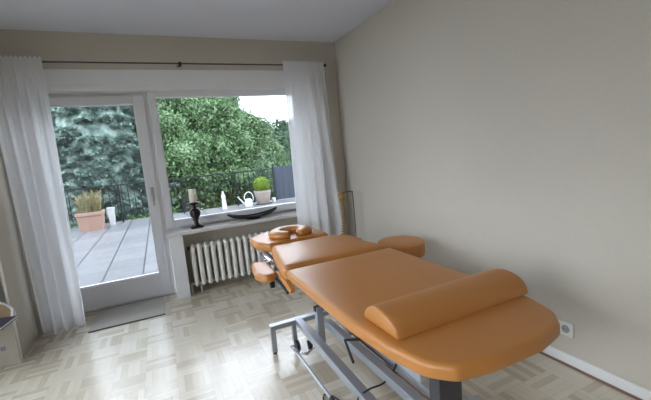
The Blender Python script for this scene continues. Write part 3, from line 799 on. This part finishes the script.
# topiary pot
tp = tag(empty('flower_pot', (2.69, 10.5, -.02)), 'round pale clay flower pot on the terrace', 'pot')
b = bmesh.new(); lathe(b, [(.17, 0), (.18, .01), (.235, .33), (.245, .335), (.245, .40), (.22, .40), (.20, .37), (0, .36)], seg=36); link('pot_body', b, M['paleclay'], tp, smooth=True)
b = bmesh.new(); lathe(b, [(.21, 0), (.235, .0), (.25, .03), (.20, .02)], seg=30); link('saucer', b, M['rubber'], tp, smooth=True)
ty = tag(empty('boxwood_ball', (2.69, 10.5, .34)), 'clipped bright green boxwood ball growing in the pale clay pot', 'shrub')
o = quads_mesh('foliage', leaf_ball(5200, .235, .016, 3), 4, M['boxwood'], ty); o.location = (0, 0, .20)
b = bmesh.new(); bmesh.ops.create_icosphere(b, subdivisions=3, radius=.20); bmesh.ops.translate(b, vec=(0, 0, .20), verts=b.verts); link('inner_growth', b, M['boxwood'], ty, smooth=True)
b = bmesh.new(); tube(b, [(0, 0, 0), (0, 0, .1)], .02, 8); link('stem', b, M['bark'], ty)

# watering can
wc = tag(empty('watering_can', (2.22, 10.35, -.02)), 'white watering can on the terrace left of the boxwood pot', 'watering can')
b = bmesh.new(); lathe(b, [(.11, 0), (.115, .01), (.10, .18), (.075, .225), (.07, .225), (.07, .2), (0, .2)], seg=28); link('body', b, M['plasticwhite'], wc, smooth=True)
b = bmesh.new(); tube(b, [(-.09, 0, .06), (-.17, 0, .15), (-.27, 0, .29)], [.026, .020, .014], 10); lathe(b, [(.016, 0), (.032, .03), (0, .034)], c=(-.275, 0, .285), seg=12); link('spout', b, M['plasticwhite'], wc, smooth=True)
b = bmesh.new(); tube(b, [(.10*math.cos(a)*1.25+.02, 0, .24+.17*math.sin(a)) for a in [math.radians(k) for k in range(-50, 200, 12)]], .013, 8); link('handle', b, M['plasticwhite'], wc, smooth=True)
# white slim lantern
ln = tag(empty('floor_lantern', (1.585, 10.62, -.02)), 'tall slim white lantern standing on the terrace before the railing', 'lantern')
b = bmesh.new(); frust(b, .13, .13, 0, .085, .085, .33); link('lantern_body', b, M['plasticwhite'], ln)
b = bmesh.new(); lathe(b, [(.055, .325), (.062, .335), (.03, .43), (.012, .50), (0, .51)], seg=20); link('lantern_roof', b, M['plasticwhite'], ln, smooth=True)
sw = tag(empty('tea_light_pot', (3.02, 10.55, -.02)), 'tiny white pot on the terrace before the blue grey screen', 'pot')
b = bmesh.new(); lathe(b, [(.05, 0), (.06, .12), (.052, .13), (0, .12)], seg=20); link('pot_body', b, M['plasticwhite'], sw, smooth=True)

# ------------------------------------------------------------------ trees
def crown(name, blobs, n, size, seed, mat, label, cat='tree', base=None, group=None, core=True, trunk=.25, tilt=.8):
    r = np.random.RandomState(seed)
    base = base or (blobs[0][0], blobs[0][1], -3)
    t = tag(empty(name, base), label, cat, group)
    vol = np.array([b_[3]**2 for b_ in blobs]); vol = vol/vol.sum(); Q = []
    for (x, y, z, R, zs), f in zip(blobs, vol):
        k = int(n*f)
        v = r.normal(size=(k, 3)); v /= np.linalg.norm(v, axis=1)[:, None]
        # lumpy clusters of leaves
        cl = r.normal(size=(max(8, int(R*R*9)), 3)); cl /= np.linalg.norm(cl, axis=1)[:, None]
        idx = r.randint(0, len(cl), k); cr_ = .36/ max(R, .3)
        off = r.normal(size=(k, 3))*cr_*.55
        base_p = cl[idx]*r.uniform(.82, 1.0, len(cl))[idx][:, None]
        P = (base_p+off)*R
        fill = r.uniform(size=k) < .25
        P[fill] = v[fill]*R*r.uniform(.66, .97, (k, 1))[fill]
        P[:, 2] *= zs
        nn = off/np.linalg.norm(off, axis=1)[:, None]*.7+cl[idx]*.6+np.array([0, 0, .5])
        Q.append(leaves(P+np.array([x, y, z])-np.array(base), nn, size, r, tilt))
    quads_mesh('foliage', np.concatenate(Q), 4, mat, t)
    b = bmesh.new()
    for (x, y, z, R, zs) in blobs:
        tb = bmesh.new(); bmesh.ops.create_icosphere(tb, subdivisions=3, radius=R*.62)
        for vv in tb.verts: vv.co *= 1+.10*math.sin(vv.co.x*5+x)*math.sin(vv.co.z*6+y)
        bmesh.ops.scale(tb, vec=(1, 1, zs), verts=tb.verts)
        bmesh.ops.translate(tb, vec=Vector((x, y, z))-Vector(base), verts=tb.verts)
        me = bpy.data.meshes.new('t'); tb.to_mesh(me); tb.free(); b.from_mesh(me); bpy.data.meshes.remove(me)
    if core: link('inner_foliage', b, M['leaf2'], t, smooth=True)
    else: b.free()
    b = bmesh.new(); top = blobs[0][2]-base[2]
    tube(b, [(0, 0, 0), (.05, 0, top*.5), (blobs[0][0]-base[0], blobs[0][1]-base[1], top)], [trunk, trunk*.8, trunk*.4], 10)
    link('trunk', b, M['bark'], t, smooth=True)
    return t
lt = crown('leafy_tree', [(2.2, 17.5, 1.9, 2.3, .95), (.6, 16.6, 2.6, 1.7, 1.0), (3.6, 17.3, 1.8, 1.7, 1.0), (1.5, 16.0, .2, 1.5, .8), (3.2, 16.1, .3, 1.4, .8), (2.6, 17.6, 3.8, 1.3, .9), (.9, 18, 4.3, 1.7, .9), (4.35, 17.4, .9, 1.35, 1.0), (.95, 15.2, 1.75, 1.15, .9)],
      210000, .075, 21, M['leaf'], 'broad green deciduous tree filling the view behind the right window', base=(2.0, 17.2, -3))
b = bmesh.new(); tube(b, smoothpts([(-1.27, -2.4, 0), (-1.25, -2.4, 1.6), (-1.2, -2.3, 3.2), (-1.1, -2.0, 4.2), (-.6, -1.0, 5.2)]), .13, 10); link('side_stem', b, M['bark'], lt, smooth=True)
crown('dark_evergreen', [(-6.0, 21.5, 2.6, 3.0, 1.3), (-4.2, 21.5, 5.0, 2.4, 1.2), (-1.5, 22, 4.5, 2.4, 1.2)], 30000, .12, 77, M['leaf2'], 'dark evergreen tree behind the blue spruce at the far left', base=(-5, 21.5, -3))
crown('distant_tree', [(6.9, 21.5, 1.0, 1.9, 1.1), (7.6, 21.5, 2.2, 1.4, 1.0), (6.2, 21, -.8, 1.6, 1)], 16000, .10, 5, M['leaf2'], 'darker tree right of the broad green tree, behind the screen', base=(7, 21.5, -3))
crown('narrow_conifer', [(3.75, 14.2, -.6, .42, 2.0), (3.75, 14.2, .1, .28, 2.6)], 9000, .05, 8, M['leaf2'], 'narrow dark upright conifer in front of the broad green tree', base=(3.75, 14.2, -3), trunk=.08)
for i, (x, y, z, R, lab) in enumerate([(-.35, 12.3, -.55, .62, 'bright green bush behind the railing, seen through the glass door'), (1.62, 12.9, -.95, .62, 'green bush behind the white lantern and railing'), (3.35, 12.7, -1.0, .60, 'green bush behind the watering can and railing'), (-2.3, 12.3, -.8, .62, 'green bush behind the railing, beyond the terracotta planter')]):
    crown('bush', [(x, y, z, R, .85), (x+.45, y+.1, z-.2, R*.75, .85), (x-.45, y+.05, z-.15, R*.75, .85), (x, y, z-.8, R*1.1, 1.0)], 16000, .055, 30+i, M['hedge'], lab, 'bush', base=(x, y, -3), group='bushes behind the railing', trunk=.06)
# blue spruce: tiers of drooping boughs
def spruce(x, y, z0, H, R, seed, label):
    r = np.random.RandomState(seed); t = tag(empty('blue_spruce', (x, y, z0)), label, 'tree')
    Q = []; bb_ = bmesh.new()
    zlev = .6
    while zlev < H-.3:
        f = 1-zlev/H; RR = R*f**.8+.1; nb_ = int(10+20*f)
        a0 = r.uniform(0, 6.28)
        for k in range(nb_):
            a = a0+2*PI*(k+r.uniform(-.3, .3))/nb_
            if math.sin(a) > .45: continue      # far side, never seen
            Lb = RR*r.uniform(.78, 1.08); zb = zlev+r.uniform(-.19, .19)
            d = np.array([math.cos(a), math.sin(a), 0]); s = np.array([-math.sin(a), math.cos(a), 0])
            tube(bb_, [(0, 0, zb), tuple(d*Lb*.95+np.array([0, 0, zb-.12*Lb]))], [.025, .006], 4)
            nt_ = int(150*Lb/1.5)+20
            u = r.uniform(.35, 1, nt_)**.8; w = r.uniform(-1, 1, nt_)*.42*(1.05-u)**.6*min(1, Lb)
            base = d*(u*Lb)[:, None]+s*w[:, None]; base[:, 2] = zb-.30*u**1.5*Lb*.6+.10*np.maximum(0, u-.8)*3 - np.abs(w)*.45 + r.normal(size=nt_)*.02
            # each tuft: 5 blades fanning outwards
            for j in range(7):
                dirv = d*1.0+s*(np.sign(w)*.7)[:, None]+r.normal(size=(nt_, 3))*.45; dirv[:, 2] += .12
                dirv /= np.linalg.norm(dirv, axis=1)[:, None]
                up_ = np.array([0, 0, 1.])+r.normal(size=(nt_, 3))*.5; sd = np.cross(dirv, up_); sd /= np.linalg.norm(sd, axis=1)[:, None]
                Lf = r.uniform(.09, .18, (nt_, 1)); wd = .013
                Q.append(np.stack([base-sd*wd, base+dirv*Lf*.5-sd*wd*1.3, base+dirv*Lf, base+dirv*Lf*.5+sd*wd*1.3], axis=1).reshape(-1, 3))
        zlev += .33
    quads_mesh('needles', np.concatenate(Q), 4, M['needles'], t)
    link('boughs', bb_, M['bark'], t)
    b = bmesh.new(); tube(b, [(0, 0, 0), (0, 0, H)], [.2, .03], 10); link('trunk', b, M['bark'], t, smooth=True)
    b = bmesh.new(); lathe(b, [(R*.6, .4), (R*.46, H*.3), (R*.36, H*.5), (R*.22, H*.72), (.05, H*.95)], seg=28)
    for vv in b.verts: vv.co.x *= 1+.08*math.sin(vv.co.z*9); vv.co.y *= 1+.08*math.sin(vv.co.z*9)
    link('inner_needles', b, M['needles'], t, smooth=True)
    return t
spruce(-1.75, 16.0, -3, 11.5, 3.6, 4, 'large blue spruce seen through the glass door beyond the railing')

# ------------------------------------------------------------------ world
W = bpy.data.worlds.new('world'); S.world = W; W.use_nodes = True
nt = W.node_tree; bg = nt.nodes['Background']
tc = N(nt, 'ShaderNodeTexCoord'); sx = N(nt, 'ShaderNodeSeparateXYZ'); nt.links.new(tc.outputs['Generated'], sx.inputs[0])
nz = N(nt, 'ShaderNodeTexNoise'); nz.inputs['Scale'].default_value = 2.5; nz.inputs['Detail'].default_value = 4; nt.links.new(tc.outputs['Generated'], nz.inputs['Vector'])
cr = N(nt, 'ShaderNodeValToRGB'); e = cr.color_ramp.elements
e[0].position = .3; e[0].color = (.76, .84, 1, 1); e[1].position = .75; e[1].color = (.85, .90, 1, 1)
nt.links.new(nz.outputs['Fac'], cr.inputs[0]); nt.links.new(cr.outputs[0], bg.inputs[0])
bg.inputs[1].default_value = 8.0

# ------------------------------------------------------------------ camera
cam = bpy.data.cameras.new('camera'); co = bpy.data.objects.new('camera', cam); COL.objects.link(co); S.camera = co
cam.sensor_width = 36; cam.lens = 367.37/651*36; cam.clip_start = .02; cam.clip_end = 300
R = np.array([[0.90493192, -0.13609649, 0.40320711], [-0.41560431, -0.07892782, 0.90611448], [-0.09149474, -0.98754653, -0.12798659]])
right, up, back = R[:, 0], -R[:, 1], -R[:, 2]
co.matrix_world = Matrix(((right[0], up[0], back[0], 0), (right[1], up[1], back[1], 0), (right[2], up[2], back[2], 1.3), (0, 0, 0, 1)))

S.view_settings.view_transform = 'Standard'; S.view_settings.look = 'None'
S.view_settings.exposure = 0.0; S.view_settings.gamma = 1; S.view_settings.use_curve_mapping = False
